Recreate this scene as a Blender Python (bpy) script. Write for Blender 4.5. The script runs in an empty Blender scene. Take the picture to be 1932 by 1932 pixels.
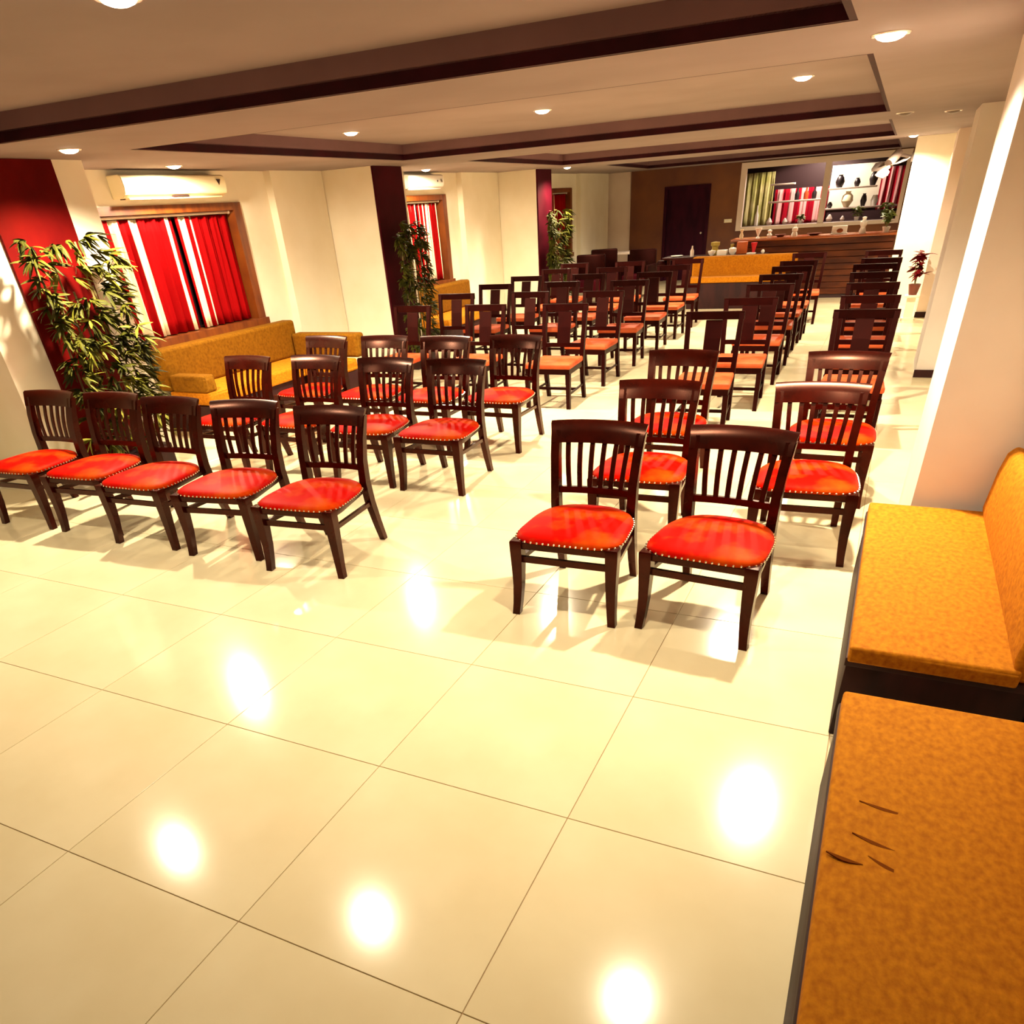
import bpy, bmesh, math, random
from mathutils import Vector, Matrix, Euler
random.seed(7)
S = bpy.context.scene
C = S.collection

# ------------------------------------------------------------------ camera, world, exposure
cd = bpy.data.cameras.new('camera')
cam = bpy.data.objects.new('camera', cd); C.objects.link(cam)
cd.sensor_fit = 'HORIZONTAL'; cd.sensor_width = 36.0
cd.lens = 36.0 * 1320.05 / 1932
cd.shift_x = 0.0; cd.shift_y = (1330.43 - 966) / 1932
cd.clip_start = 0.02
R = Matrix(((0.906979, -0.198346, 0.371547), (0.416917, 0.547926, -0.725229), (-0.059734, 0.812672, 0.579652)))
cam.matrix_world = Matrix.Translation((0, 0, 1.7792)) @ R.to_4x4()
S.camera = cam
w = bpy.data.worlds.new('world'); S.world = w; w.use_nodes = True
w.node_tree.nodes['Background'].inputs[0].default_value = (1.0, 0.85, 0.7, 1)
w.node_tree.nodes['Background'].inputs[1].default_value = 0.02
S.view_settings.view_transform = 'Standard'
S.view_settings.look = 'None'
S.view_settings.exposure = 0.0
S.view_settings.gamma = 1.0
S.view_settings.use_curve_mapping = False
SPOT_W = 560.0            # power of one ceiling downlight
LAMP_COL = (1.0, 0.83, 0.57)

# ------------------------------------------------------------------ materials
def mat(name, col, rough=0.5, metal=0.0, spec=0.5, coat=0.0, sheen=0.0, emis=None, estr=0.0, tint=None):
    m = bpy.data.materials.new(name); m.use_nodes = True
    b = m.node_tree.nodes['Principled BSDF']
    b.inputs['Base Color'].default_value = (*col, 1)
    b.inputs['Roughness'].default_value = rough
    b.inputs['Metallic'].default_value = metal
    b.inputs['Specular IOR Level'].default_value = spec
    b.inputs['Coat Weight'].default_value = coat
    if tint: b.inputs['Specular Tint'].default_value = (*tint, 1)
    b.inputs['Coat Roughness'].default_value = 0.08
    b.inputs['Sheen Weight'].default_value = sheen
    if emis:
        b.inputs['Emission Color'].default_value = (*emis, 1); b.inputs['Emission Strength'].default_value = estr
    return m
def noise_col(m, c1, c2, scale=(5, 5, 5), detail=6, lo=0.35, hi=0.65, bump=0.0, coord='Object'):
    nt = m.node_tree; N = nt.nodes; L = nt.links; b = N['Principled BSDF']
    tc = N.new('ShaderNodeTexCoord'); mp = N.new('ShaderNodeMapping'); mp.inputs['Scale'].default_value = scale
    nz = N.new('ShaderNodeTexNoise'); nz.inputs['Scale'].default_value = 1.0; nz.inputs['Detail'].default_value = detail
    cr = N.new('ShaderNodeValToRGB')
    cr.color_ramp.elements[0].position = lo; cr.color_ramp.elements[0].color = (*c1, 1)
    cr.color_ramp.elements[1].position = hi; cr.color_ramp.elements[1].color = (*c2, 1)
    L.new(tc.outputs[coord], mp.inputs[0]); L.new(mp.outputs[0], nz.inputs['Vector'])
    L.new(nz.outputs[0], cr.inputs[0]); L.new(cr.outputs[0], b.inputs['Base Color'])
    if bump:
        bp = N.new('ShaderNodeBump'); bp.inputs['Strength'].default_value = bump; bp.inputs['Distance'].default_value = 0.01
        L.new(nz.outputs[0], bp.inputs['Height']); L.new(bp.outputs[0], b.inputs['Normal'])
    return m
def stripe_mat(name, bands, base, stripe, rough=0.75):
    """cloth with woven stripes: bands are (start, end) fractions of the cloth's width"""
    m = mat(name, base, rough, spec=.05)
    nt = m.node_tree; N = nt.nodes; L = nt.links; b = N['Principled BSDF']
    uv = N.new('ShaderNodeUVMap'); sp = N.new('ShaderNodeSeparateXYZ'); cr = N.new('ShaderNodeValToRGB')
    r = cr.color_ramp; r.interpolation = 'CONSTANT'
    r.elements[0].position = 0; r.elements[0].color = (*base, 1)
    r.elements[1].position = bands[0][0]; r.elements[1].color = (*stripe, 1)
    e = r.elements.new(bands[0][1]); e.color = (*base, 1)
    for s, t in bands[1:]:
        e = r.elements.new(s); e.color = (*stripe, 1)
        e = r.elements.new(t); e.color = (*base, 1)
    L.new(uv.outputs[0], sp.inputs[0]); L.new(sp.outputs[0], cr.inputs[0]); L.new(cr.outputs[0], b.inputs['Base Color'])
    return m
M = {}
M['wall'] = noise_col(mat('cream wall paint', (.8, .7, .5), .7), (.80, .73, .57), (.85, .79, .65), (3, 3, 3), 4, .3, .7, .03)
M['wall_pale'] = noise_col(mat('pale wall paint', (.8, .7, .65), .7), (.72, .58, .50), (.80, .68, .60), (2, 2, 2), 4, .3, .7)
M['wall_pink'] = noise_col(mat('pinkish pillar paint', (.8, .7, .65), .7), (.68, .61, .56), (.76, .69, .64), (2, 2, 2), 4, .3, .7)
M['ceiling'] = noise_col(mat('ceiling paint', (.62, .50, .40), .8), (.215, .16, .15), (.245, .185, .175), (1.5, 1.5, 1.5), 4)
M['riser'] = noise_col(mat('mauve tinted coffer riser', (.5, .3, .3), .7), (.15, .075, .085), (.18, .09, .10), (2, 2, 2), 3)  # mauve lens tint put into the riser colour
M['maroon'] = noise_col(mat('dark maroon trim', (.05, .002, .01), .6, spec=.15), (.018, .0004, .003), (.032, .001, .006), (4, 4, 4), 3)
M['redpanel'] = noise_col(mat('deep red panel', (.16, .004, .004), .6, spec=.12, tint=(1, .3, .2)), (.07, .0015, .002), (.11, .0025, .002), (3, 3, 3), 4)
M['maroonpanel'] = noise_col(mat('maroon panel', (.06, .004, .01), .6, spec=.12, tint=(1, .3, .3)), (.030, .001, .004), (.05, .002, .007), (3, 3, 3), 4)
M['tile'] = noise_col(mat('cream floor tile', (.9, .84, .6), .14, spec=.5), (.70, .60, .38), (.78, .69, .47), (2.2, 2.2, 2.2), 5, .3, .7)
M['grout'] = mat('tile grout', (.42, .28, .15), .8)
M['wood'] = noise_col(mat('dark mahogany', (.04, .006, .003), .26, spec=.35, tint=(1, .45, .32)), (.011, .0005, .0002), (.030, .0016, .0004), (7, 7, 7), 5)
M['wood_sq'] = noise_col(mat('dark wenge wood', (.02, .003, .003), .42, spec=.2, tint=(1, .3, .25)), (.005, .0003, .0004), (.010, .0006, .0006), (9, 9, 9), 4)
M['red_seat'] = noise_col(mat('red leather', (.7, .02, .0), .55, spec=.06, tint=(1, .3, .1)), (.40, .0015, .0), (.45, .06, .002), (6, 6, 6), 5, .45, .75, .04)
M['coral_seat'] = noise_col(mat('coral leather', (.7, .2, .08), .55, spec=.12), (.40, .048, .012), (.46, .095, .03), (6, 6, 6), 5, .35, .7, .04)
M['nail'] = mat('bright nail heads', (.95, .85, .7), .18, 1.0)
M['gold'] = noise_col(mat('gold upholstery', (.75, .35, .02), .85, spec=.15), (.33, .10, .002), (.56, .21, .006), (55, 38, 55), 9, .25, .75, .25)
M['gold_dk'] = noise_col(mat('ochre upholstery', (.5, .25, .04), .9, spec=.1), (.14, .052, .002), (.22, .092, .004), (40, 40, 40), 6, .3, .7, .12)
M['base'] = noise_col(mat('dark brown sofa base', (.05, .012, .012), .6, spec=.2), (.018, .005, .006), (.035, .008, .008), (10, 10, 3), 4)
M['winframe'] = noise_col(mat('orange teak frame', (.45, .13, .01), .45, coat=.2), (.11, .020, .002), (.20, .048, .004), (3, 14, 3), 5)
M['ac'] = mat('ac plastic', (.88, .78, .52), .4)
M['ac_w'] = mat('white ac plastic', (.92, .92, .88), .35)
M['ac_dark'] = mat('ac dark slot', (.08, .03, .015), .5)
M['ink'] = mat('dark print', (.03, .01, .01), .6)
M['white'] = mat('white ceramic', (.9, .88, .82), .25)
M['chrome'] = mat('lamp trim', (.85, .8, .72), .25, .6)
M['bulb'] = mat('lamp glow', (1, .95, .85), .5, emis=(1.0, .86, .62), estr=22.0)
M['bulb_off'] = mat('unlit lamp glass', (.12, .08, .06), .3)
M['stem'] = noise_col(mat('bamboo stem', (.2, .15, .05), .6), (.10, .08, .025), (.26, .2, .07), (20, 20, 6), 4)
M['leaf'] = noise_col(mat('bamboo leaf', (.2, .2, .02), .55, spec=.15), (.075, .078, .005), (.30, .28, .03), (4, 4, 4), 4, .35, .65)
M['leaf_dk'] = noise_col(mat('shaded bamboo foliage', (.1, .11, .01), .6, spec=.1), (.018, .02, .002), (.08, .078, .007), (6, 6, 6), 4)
M['redleaf'] = mat('red leaves', (.12, .002, .004), .6, spec=.1)
M['brownwall'] = noise_col(mat('brown feature wall', (.16, .05, .02), .6), (.10, .026, .012), (.2, .065, .016), (1.3, 1.3, 1.3), 4, .3, .7)
M['door'] = noise_col(mat('dark plum door', (.03, .002, .012), .6, spec=.1), (.022, .0015, .01), (.04, .003, .014), (6, 6, 2), 4)
M['barwood'] = noise_col(mat('reddish bar planks', (.12, .02, .006), .45, spec=.3), (.035, .004, .0015), (.14, .03, .004), (2, 9, 9), 6, .3, .7)
M['bartop'] = noise_col(mat('polished bar top', (.35, .08, .02), .25, coat=.3), (.26, .05, .012), (.42, .11, .025), (2, 14, 14), 5)
M['frame_w'] = mat('pale window frame', (.75, .62, .55), .5)
M['dark'] = mat('dark interior', (.03, .006, .008), .6)
M['glass_dk'] = mat('night glass', (.02, .01, .012), .1)
M['black'] = mat('black ceramic', (.015, .008, .01), .4)
M['green'] = noise_col(mat('potted leaves', (.1, .14, .02), .5), (.05, .08, .01), (.22, .25, .04), (9, 9, 9), 3)
M['yellowgreen'] = noise_col(mat('lime curtain', (.6, .55, .2), .8), (.42, .40, .10), (.75, .66, .30), (5, 5, 3), 4, .35, .65)
M['mustard'] = mat('mustard jar', (.45, .32, .05), .4)
M['orange'] = mat('orange box card', (.55, .11, .015), .6)
M['redcup'] = mat('red cup', (.75, .02, .03), .35)
M['pink'] = mat('pink plastic', (.75, .38, .36), .4)
M['brownpot'] = mat('brown pot', (.14, .03, .015), .5)
M['fan'] = mat('fan plastic', (.20, .15, .13), .6, spec=.1)
RED = (.26, .001, .002); CREAM = (.93, .84, .58)
M['cur_a'] = stripe_mat('red cloth three cream stripes', [(.20, .31), (.44, .555), (.89, .955)], RED, CREAM)
M['cur_b'] = stripe_mat('red cloth one cream stripe', [(.03, .16), (.28, .295)], RED, CREAM)
M['cur_c'] = stripe_mat('red cloth many cream stripes', [(.06, .12), (.22, .28), (.38, .44), (.54, .60), (.70, .76), (.86, .92)], RED, CREAM)
M['cur_p'] = stripe_mat('red cloth pink stripes', [(.05, .15), (.28, .38), (.5, .62), (.76, .86)], (.36, .006, .02), (.8, .42, .40))

# ------------------------------------------------------------------ mesh helpers
def link(name, me, m, parent=None):
    o = bpy.data.objects.new(name, me); C.objects.link(o)
    if m is not None and not me.materials: me.materials.append(m)
    if parent: o.parent = parent
    return o
def obj(name, bm, m, parent=None, smooth=False):
    bmesh.ops.recalc_face_normals(bm, faces=bm.faces)
    me = bpy.data.meshes.new(name); bm.to_mesh(me); bm.free()
    if smooth:
        for p in me.polygons: p.use_smooth = True
        try: me.set_sharp_from_angle(angle=math.radians(42))
        except Exception: pass
    return link(name, me, m, parent)
def tag(o, label=None, cat=None, group=None, kind=None):
    if label: o['label'] = label
    if cat: o['category'] = cat
    if group: o['group'] = group
    if kind: o['kind'] = kind
    return o
def thing(name, label, cat, loc=(0, 0, 0), rz=0, group=None):
    o = bpy.data.objects.new(name, None); o.empty_display_size = .1; C.objects.link(o)
    o.location = loc; o.rotation_euler = (0, 0, rz)
    return tag(o, label, cat, group)
def bx(bm, x0, x1, y0, y1, z0, z1, bev=0.0, seg=2):
    r = bmesh.ops.create_cube(bm, size=1.0)
    for v in r['verts']:
        v.co = Vector(((x0 + x1) / 2 + v.co.x * (x1 - x0), (y0 + y1) / 2 + v.co.y * (y1 - y0), (z0 + z1) / 2 + v.co.z * (z1 - z0)))
    if bev:
        es = list({e for v in r['verts'] for e in v.link_edges})
        bmesh.ops.bevel(bm, geom=es, offset=bev, segments=seg, profile=.5, affect='EDGES')
    return r['verts']
def box(name, m, x0, x1, y0, y1, z0, z1, parent=None, bev=0.0, seg=2):
    bm = bmesh.new(); bx(bm, x0, x1, y0, y1, z0, z1, bev, seg)
    return obj(name, bm, m, parent, smooth=bev > 0)
def tube(bm, pts, n=4, twist=math.pi / 4):
    """sweep: pts = [(x,y,z, sx, sy)] half sizes, cross-sections kept horizontal (legs, posts)"""
    rings = []
    for (x, y, z, sx, sy) in pts:
        ring = []
        for k in range(n):
            a = twist + 2 * math.pi * k / n
            f = math.sqrt(2) if n == 4 else 1
            ring.append(bm.verts.new((x + math.cos(a) * sx * f, y + math.sin(a) * sy * f, z)))
        rings.append(ring)
    for a, b in zip(rings, rings[1:]):
        for k in range(n): bm.faces.new((a[k], a[(k + 1) % n], b[(k + 1) % n], b[k]))
    bm.faces.new(rings[0][::-1]); bm.faces.new(rings[-1])
def rod(bm, p, q, r, n=6):
    p = Vector(p); q = Vector(q); d = (q - p).normalized()
    u = d.orthogonal().normalized(); v = d.cross(u)
    a = [bm.verts.new(p + (u * math.cos(t) + v * math.sin(t)) * r) for t in [2 * math.pi * k / n for k in range(n)]]
    b = [bm.verts.new(q + (u * math.cos(t) + v * math.sin(t)) * r) for t in [2 * math.pi * k / n for k in range(n)]]
    for k in range(n): bm.faces.new((a[k], a[(k + 1) % n], b[(k + 1) % n], b[k]))
    bm.faces.new(a[::-1]); bm.faces.new(b)
def rail(bm, pts, half_t, half_h):
    """bar swept along X: pts = [(x, y, z)], thickness in y, height in z"""
    rings = [[bm.verts.new((x, y - half_t, z - half_h)), bm.verts.new((x, y + half_t, z - half_h)),
              bm.verts.new((x, y + half_t, z + half_h)), bm.verts.new((x, y - half_t, z + half_h))] for (x, y, z) in pts]
    for a, b in zip(rings, rings[1:]):
        for k in range(4): bm.faces.new((a[k], a[(k + 1) % 4], b[(k + 1) % 4], b[k]))
    bm.faces.new(rings[0][::-1]); bm.faces.new(rings[-1])
def lathe(bm, prof, cx=0, cy=0, n=16):
    rings = []
    for (r, z) in prof:
        if r < 1e-5: rings.append([bm.verts.new((cx, cy, z))])
        else: rings.append([bm.verts.new((cx + r * math.cos(2 * math.pi * k / n), cy + r * math.sin(2 * math.pi * k / n), z)) for k in range(n)])
    for a, b in zip(rings, rings[1:]):
        for k in range(n):
            k2 = (k + 1) % n
            if len(a) == 1 and len(b) == 1: continue
            if len(a) == 1: bm.faces.new((a[0], b[k2], b[k]))
            elif len(b) == 1: bm.faces.new((a[k], a[k2], b[0]))
            else: bm.faces.new((a[k], a[k2], b[k2], b[k]))
def prism(bm, poly, z0, z1):
    a = [bm.verts.new((x, y, z0)) for x, y in poly]; b = [bm.verts.new((x, y, z1)) for x, y in poly]
    n = len(poly)
    for k in range(n): bm.faces.new((a[k], a[(k + 1) % n], b[(k + 1) % n], b[k]))
    bm.faces.new(a[::-1]); bm.faces.new(b)
def dup(root, name, loc, rz, label, group):
    r = root.copy(); C.objects.link(r); r.location = loc; r.rotation_euler = (0, 0, rz); r['label'] = label; r['group'] = group
    for ch in list(root.children):
        c = ch.copy(); C.objects.link(c); c.parent = r
        for g in list(ch.children):
            d = g.copy(); C.objects.link(d); d.parent = c
    return r
def struct(o): o['kind'] = 'structure'; return o
def text(body, size, loc, rot, m, parent, name='lettering'):
    cu = bpy.data.curves.new(name, 'FONT'); cu.body = body; cu.size = size; cu.extrude = .0008
    cu.align_x = 'CENTER'; cu.align_y = 'CENTER'
    o = bpy.data.objects.new(name, cu); C.objects.link(o); cu.materials.append(m)
    bpy.context.view_layer.update()
    me = bpy.data.meshes.new_from_object(o.evaluated_get(bpy.context.evaluated_depsgraph_get())); bpy.data.objects.remove(o)
    o = bpy.data.objects.new(name, me); C.objects.link(o)
    o.location = loc; o.rotation_euler = rot; o.parent = parent
    return o

# ------------------------------------------------------------------ room shell
ZC, ZH = 2.28, 2.42                     # soffit and coffer ceiling heights
XL, XR, YF, YB = -6.85, 0.78, 20.5, -3.0
floor = struct(box('floor', M['grout'], XL - .3, XR + .3, YB - .3, 23.0, -.12, -.004))
tile_me = {}
rnd = random.Random(3)
def tile_mesh(wx, wy):
    k = (round(wx, 3), round(wy, 3))
    if k not in tile_me:
        bm = bmesh.new(); g = .0016
        bx(bm, g, wx - g, g, wy - g, -.012, 0.0, .0008, 1)
        me = bpy.data.meshes.new('tile'); bmesh.ops.recalc_face_normals(bm, faces=bm.faces); bm.to_mesh(me); bm.free(); me.materials.append(M['tile'])
        tile_me[k] = me
    return tile_me[k]
for i in range(-6, 4):
    for j in range(-3, 26):
        x0, y0 = -2.265 + .8 * i, .0658 + .8 * j
        x1, y1 = min(x0 + .8, XR), min(y0 + .8, YF + .1)
        x0c, y0c = max(x0, XL), max(y0, YB)
        if x1 - x0c < .02 or y1 - y0c < .02: continue
        t = link('tile', tile_mesh(x1 - x0c, y1 - y0c), None, floor); t.location = (x0c, y0c, 0)

# ceiling soffit with four recessed coffers (corner points: near-left, near-right, far-right, far-left)
COF = [((-5.13, -2.2), (-.31, -2.0), (-.314, 3.944), (-5.171, 3.721)),
       ((-5.228, 4.75), (-.30, 4.955), (-.317, 9.111), (-5.375, 8.75)),
       ((-5.217, 10.0), (-.33, 10.30), (-.34, 14.169), (-5.348, 13.691)),
       ((-5.118, 15.25), (-.335, 15.48), (-.34, 19.64), (-5.45, 19.2))]
bm = bmesh.new()
def quad(pts, z): bm.faces.new([bm.verts.new((x, y, z)) for x, y in pts])
yl = [YB] + [c for q in COF for c in (q[0][1], q[3][1])] + [YF + .05]
yr = [YB] + [c for q in COF for c in (q[1][1], q[2][1])] + [YF + .05]
xl = [-5.13] + [c for q in COF for c in (q[0][0], q[3][0])] + [-5.45]
xr = [-.31] + [c for q in COF for c in (q[1][0], q[2][0])] + [-.34]
for k in range(len(yl) - 1):
    quad([(XL - .2, yl[k]), (xl[k], yl[k]), (xl[k + 1], yl[k + 1]), (XL - .2, yl[k + 1])], ZC)
    quad([(xr[k], yr[k]), (XR + .2, yr[k]), (XR + .2, yr[k + 1]), (xr[k + 1], yr[k + 1])], ZC)
    if k % 2 == 0: quad([(xl[k], yl[k]), (xr[k], yr[k]), (xr[k + 1], yr[k + 1]), (xl[k + 1], yl[k + 1])], ZC)
for f in bm.faces: pass
quad([(XL - .2, YB), (XR + .2, YB), (XR + .2, YF + .05), (XL - .2, YF + .05)], ZH)
quad([(XL - .2, YB), (XR + .2, YB), (XR + .2, YF + .05), (XL - .2, YF + .05)], ZH + .15)
ceiling = struct(obj('ceiling', bm, M['ceiling']))
for q in COF:
    b1 = bmesh.new(); b2 = bmesh.new()
    cx = sum(p[0] for p in q) / 4; cy = sum(p[1] for p in q) / 4
    def off(p, d): return (p[0] - math.copysign(d, p[0] - cx), p[1] - math.copysign(d, p[1] - cy))
    for a, b in zip(q, q[1:] + q[:1]):
        for bb, d0, d1, z0, z1 in ((b1, -.03, 0, ZC + .05, ZH), (b2, -.03, .001, ZC + .0015, ZC + .056)):
            p = [off(a, d0), off(b, d0), off(b, d1), off(a, d1)]
            prism(bb, p, z0, z1)
    obj('coffer_riser', b1, M['riser'], ceiling)
    obj('coffer_trim', b2, M['maroon'], ceiling)

# left wall with three window openings
WIN = [(5.50, 7.54, .83, 2.0), (10.85, 12.32, .80, 2.0), (16.9, 18.1, .80, 2.03)]
bm = bmesh.new()
ys = YB
for (a, b, z0, z1) in WIN:
    bx(bm, XL - .25, XL, ys, a, 0, ZC); bx(bm, XL - .25, XL, a, b, 0, z0); bx(bm, XL - .25, XL, a, b, z1, ZC); ys = b
bx(bm, XL - .25, XL, ys, YF + .2, 0, ZC)
wl = struct(obj('wall_left', bm, M['wall']))
for a, b in ((8.05, 9.02), (12.75, 14.14), (18.4, 20.4)):       # shallow piers beside the windows
    box('pier', M['wall'], XL - .01, XL + .10, a, b, 0, ZC, wl)
struct(box('wall_right', M['wall'], XR, XR + .2, YB, YF + .2, 0, ZC))
struct(box('wall_back', M['wall'], XL - .2, XR + .2, YB - .2, YB, 0, ZH))
bm = bmesh.new()
bx(bm, XL - .2, -6.2, YF, YF + .2, 0, ZC)
struct(obj('wall_far_left', bm, M['wall_pale']))
bm = bmesh.new()
bx(bm, -6.2, -5.33, YF - .03, YF + .2, 0, ZC); bx(bm, -5.33, -4.29, YF - .03, YF + .2, 1.9, ZC)
bx(bm, -4.29, -3.56, YF - .03, YF + .2, 0, ZC); bx(bm, -3.56, -.14, YF - .03, YF + .2, 0, 1.0)
bx(bm, -3.56, -.14, YF - .03, YF + .2, 2.245, ZC); bx(bm, -.14, XR + .2, YF - .03, YF + .2, 0, ZC)
struct(obj('wall_far', bm, M['brownwall']))
dr = struct(box('door_1', M['door'], -5.33, -4.29, YF + .02, YF + .06, 0.0, 1.9))
box('door_frame', M['door'], -5.36, -5.29, YF - .05, YF + .02, 0, 1.93, dr); box('door_frame', M['door'], -4.33, -4.26, YF - .05, YF + .02, 0, 1.93, dr)
box('door_frame', M['door'], -5.29, -4.33, YF - .05, YF + .02, 1.87, 1.93, dr)
bm = bmesh.new(); lathe(bm, [(0, -.05), (.022, -.03), (.026, 0), (.012, .02), (.012, .045)], n=10)
k = obj('door_knob', bm, M['chrome'], dr, True); k.location = (-4.42, YF - .03, .98); k.rotation_euler = (-math.pi / 2, 0, 0)

# pillars
def pillar(x0, x1, y0, y1, m):
    p = struct(box('pillar', m, x0, x1, y0, y1, 0, ZC)); return p
pl1 = pillar(XL, -6.02, 3.70, 4.97, M['wall']); box('panel', M['redpanel'], -6.02, -5.995, 4.05, 4.68, .0, ZC - .002, pl1)
pl2 = pillar(XL, -6.02, 9.03, 9.78, M['wall']); box('panel', M['maroonpanel'], -6.02, -5.995, 9.04, 9.70, 0, ZC - .002, pl2)
pl3 = pillar(XL, -6.02, 14.15, 14.86, M['wall']); box('panel', M['maroonpanel'], -6.02, -5.995, 14.16, 14.82, 0, ZC - .002, pl3)
pr1 = pillar(.325, XR, 4.10, 5.00, M['wall_pink'])
pr2 = pillar(.43, XR, 9.33, 10.25, M['wall_pink'])
pr3 = pillar(.44, XR, 13.8, 14.7, M['wall_pale'])
pr4 = pillar(-.07, XR, 15.25, 15.5, M['wall'])
for p, x in ((pr2, .43), (pr3, .44)):
    y = 9.33 if p is pr2 else 13.8
    box('skirting', M['base'], x - .012, XR, y - .015, y, 0, .075, p)

# windows on the left wall, with curtains
def curtain(name, label, y0, y1, x, z0, z1, m, folds, amp=.03, axis='y', group=None):
    n = folds * 8; bm = bmesh.new(); rows = 8; uvl = bm.loops.layers.uv.new('UVMap')
    g = []
    for r in range(rows + 1):
        t = r / rows; row = []
        for i in range(n + 1):
            u = i / n
            o = amp * math.sin(2 * math.pi * folds * u + .6 * math.sin(5 * u)) * (.55 + .45 * t) + amp * .4 * math.sin(2 * math.pi * folds * 2.3 * u + 2 * t)
            s = y0 + (y1 - y0) * u
            row.append(bm.verts.new((x + o, s, z1 + (z0 - z1) * t) if axis == 'y' else (s, x + o, z1 + (z0 - z1) * t)))
        g.append(row)
    for r in range(rows):
        for i in range(n):
            f = bm.faces.new((g[r][i], g[r][i + 1], g[r + 1][i + 1], g[r + 1][i]))
            for lp, (ii, rr) in zip(f.loops, ((i, r), (i + 1, r), (i + 1, r + 1), (i, r + 1))): lp[uvl].uv = (ii / n, 1 - rr / rows)
    o = obj(name, bm, m, None, True)
    sm = o.modifiers.new('thick', 'SOLIDIFY'); sm.thickness = .004
    return tag(o, label, 'curtain', group)
def window(n, y0, y1, z0, z1):
    x = XL
    wn = struct(box('window_%d' % n, M['glass_dk'], x - .24, x - .225, y0 + .02, y1 - .02, z0 + .02, z1 - .02))
    f = M['winframe']
    box('jamb', f, x - .22, x + .015, y0, y0 + .05, z0, z1, wn); box('jamb', f, x - .22, x + .015, y1 - .12, y1, z0, z1, wn)
    box('head', f, x - .22, x + .012, y0 + .05, y1 - .12, z1 - .07, z1, wn)
    box('sill', f, x - .22, x + .045, y0 - .02, y1 + .02, z0 - .05, z0 + .03, wn)
    box('mullion', f, x - .225, x - .2, (y0 + y1) / 2 - .025, (y0 + y1) / 2 + .025, z0 + .03, z1 - .07, wn)
    return wn
for n, q in enumerate(WIN): window(n + 1, *q)
def crod(n, y0, y1, z, x, where):
    t = thing('curtain_rod', 'pale curtain rail across the top of the %s' % where, 'curtain rod', (x, y0, z), 0, 'curtain rails at the windows')
    bm = bmesh.new(); rod(bm, (0, 0, 0), (0, y1 - y0, 0), .014, 8); obj('rail', bm, M['chrome'], t, True)
    for e in (0, y1 - y0):
        bm = bmesh.new(); lathe(bm, [(0, -.022), (.02, -.012), (.022, 0), (.02, .012), (0, .022)], n=8); o = obj('finial', bm, M['chrome'], t, True); o.location = (0, e, 0)
crod(1, 5.56, 7.41, 1.915, XL - .07, 'nearest striped window')
crod(2, 10.91, 12.19, 1.915, XL - .07, 'window beside the middle pillar')
crod(3, 16.96, 17.97, 1.945, XL - .07, 'farthest dim window')
curtain('curtain', 'red curtain with three bold cream stripes, left half of nearest window', 5.57, 6.58, XL - .09, .87, 1.895, M['cur_a'], 7)
curtain('curtain', 'mostly plain red curtain, right half of nearest window', 6.63, 7.41, XL - .09, .87, 1.895, M['cur_b'], 6)
curtain('curtain', 'narrow striped red curtain, left half of middle window, behind bamboo', 10.92, 11.52, XL - .09, .85, 1.893, M['cur_c'], 5)
curtain('curtain', 'red and cream striped curtain, right half of middle window', 11.53, 12.18, XL - .09, .85, 1.893, M['cur_c'], 5)
curtain('curtain', 'dark red curtain filling the farthest left window', 16.97, 17.96, XL - .09, .85, 1.92, M['cur_b'], 7)

# ------------------------------------------------------------------ ceiling downlights
def downlight(x, y, z, label, lit=True, power=1.0, group='recessed ceiling downlights', cone=150):
    t = thing('downlight', label, 'ceiling light', (x, y, z), 0, group)
    bm = bmesh.new(); lathe(bm, [(.062, .0), (.062, -.004), (.076, -.006), (.080, -.002), (.080, 0)], n=20); obj('trim_ring', bm, M['chrome'], t, True)
    bm = bmesh.new(); lathe(bm, [(.062, -.003), (.052, -.014), (.03, -.022), (0, -.025)], n=20); obj('bulb', bm, M['bulb'] if lit else M['bulb_off'], t, True)
    if lit and power > 0:
        ld = bpy.data.lights.new('downlight_beam', 'SPOT'); ld.energy = SPOT_W * power; ld.color = LAMP_COL
        ld.spot_size = math.radians(cone); ld.spot_blend = .25 if cone > 170 else .7; ld.shadow_soft_size = .045
        lo = bpy.data.objects.new('downlight_beam', ld); C.objects.link(lo); lo.location = (0, 0, -.04); lo.parent = t
    return t
names3 = ('left', 'middle', 'right')
for k, (x, y) in enumerate(((-4.41, 2.39), (-2.51, 2.42), (-.62, 2.52))):
    downlight(x, y, ZH, 'round downlight in the nearest ceiling recess, %s of its three' % names3[k], power=.27)
for k, (x, y) in enumerate(((-4.79, 6.95), (-2.95, 7.12), (-.88, 7.10))):
    downlight(x, y, ZH, 'round lit downlight in the second ceiling recess, %s of its three' % names3[k])
for k, (x, y) in enumerate(((-4.8, 12.0), (-2.95, 12.1), (-.9, 12.2))):
    downlight(x, y, ZH, 'round downlight in the third ceiling recess, %s of its three' % names3[k])
for k, (x, y) in enumerate(((-4.6, 17.3), (-2.95, 17.3), (-.9, 17.4))):
    downlight(x, y, ZH, 'dim downlight in the farthest ceiling recess, %s of its three' % names3[k], power=.42)
downlight(-5.33, 4.33, ZC, 'bright downlight over the nearest bamboo and red pillar panel')
downlight(-.21, 4.40, ZC, 'large bright downlight near the right pillar, above the gold sofa')
downlight(-.13, 14.75, ZC, 'small bright downlight above the wall fan at the far right', power=.75)
downlight(-6.36, 6.25, ZC, 'downlight close above the yellow lit air conditioner', power=.4, cone=178)
downlight(-6.36, 10.95, ZC, 'downlight close above the white air conditioner', power=.4, cone=178)
downlight(-5.6, 14.6, ZC, 'downlight beside the farthest maroon pillar panel', power=.7)
downlight(-.2, 9.5, ZC, 'dark unlit downlight left of the beige right pillar top', lit=False)
downlight(.22, 9.9, ZC, 'dark unlit downlight against the beige right pillar top', lit=False)

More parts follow.
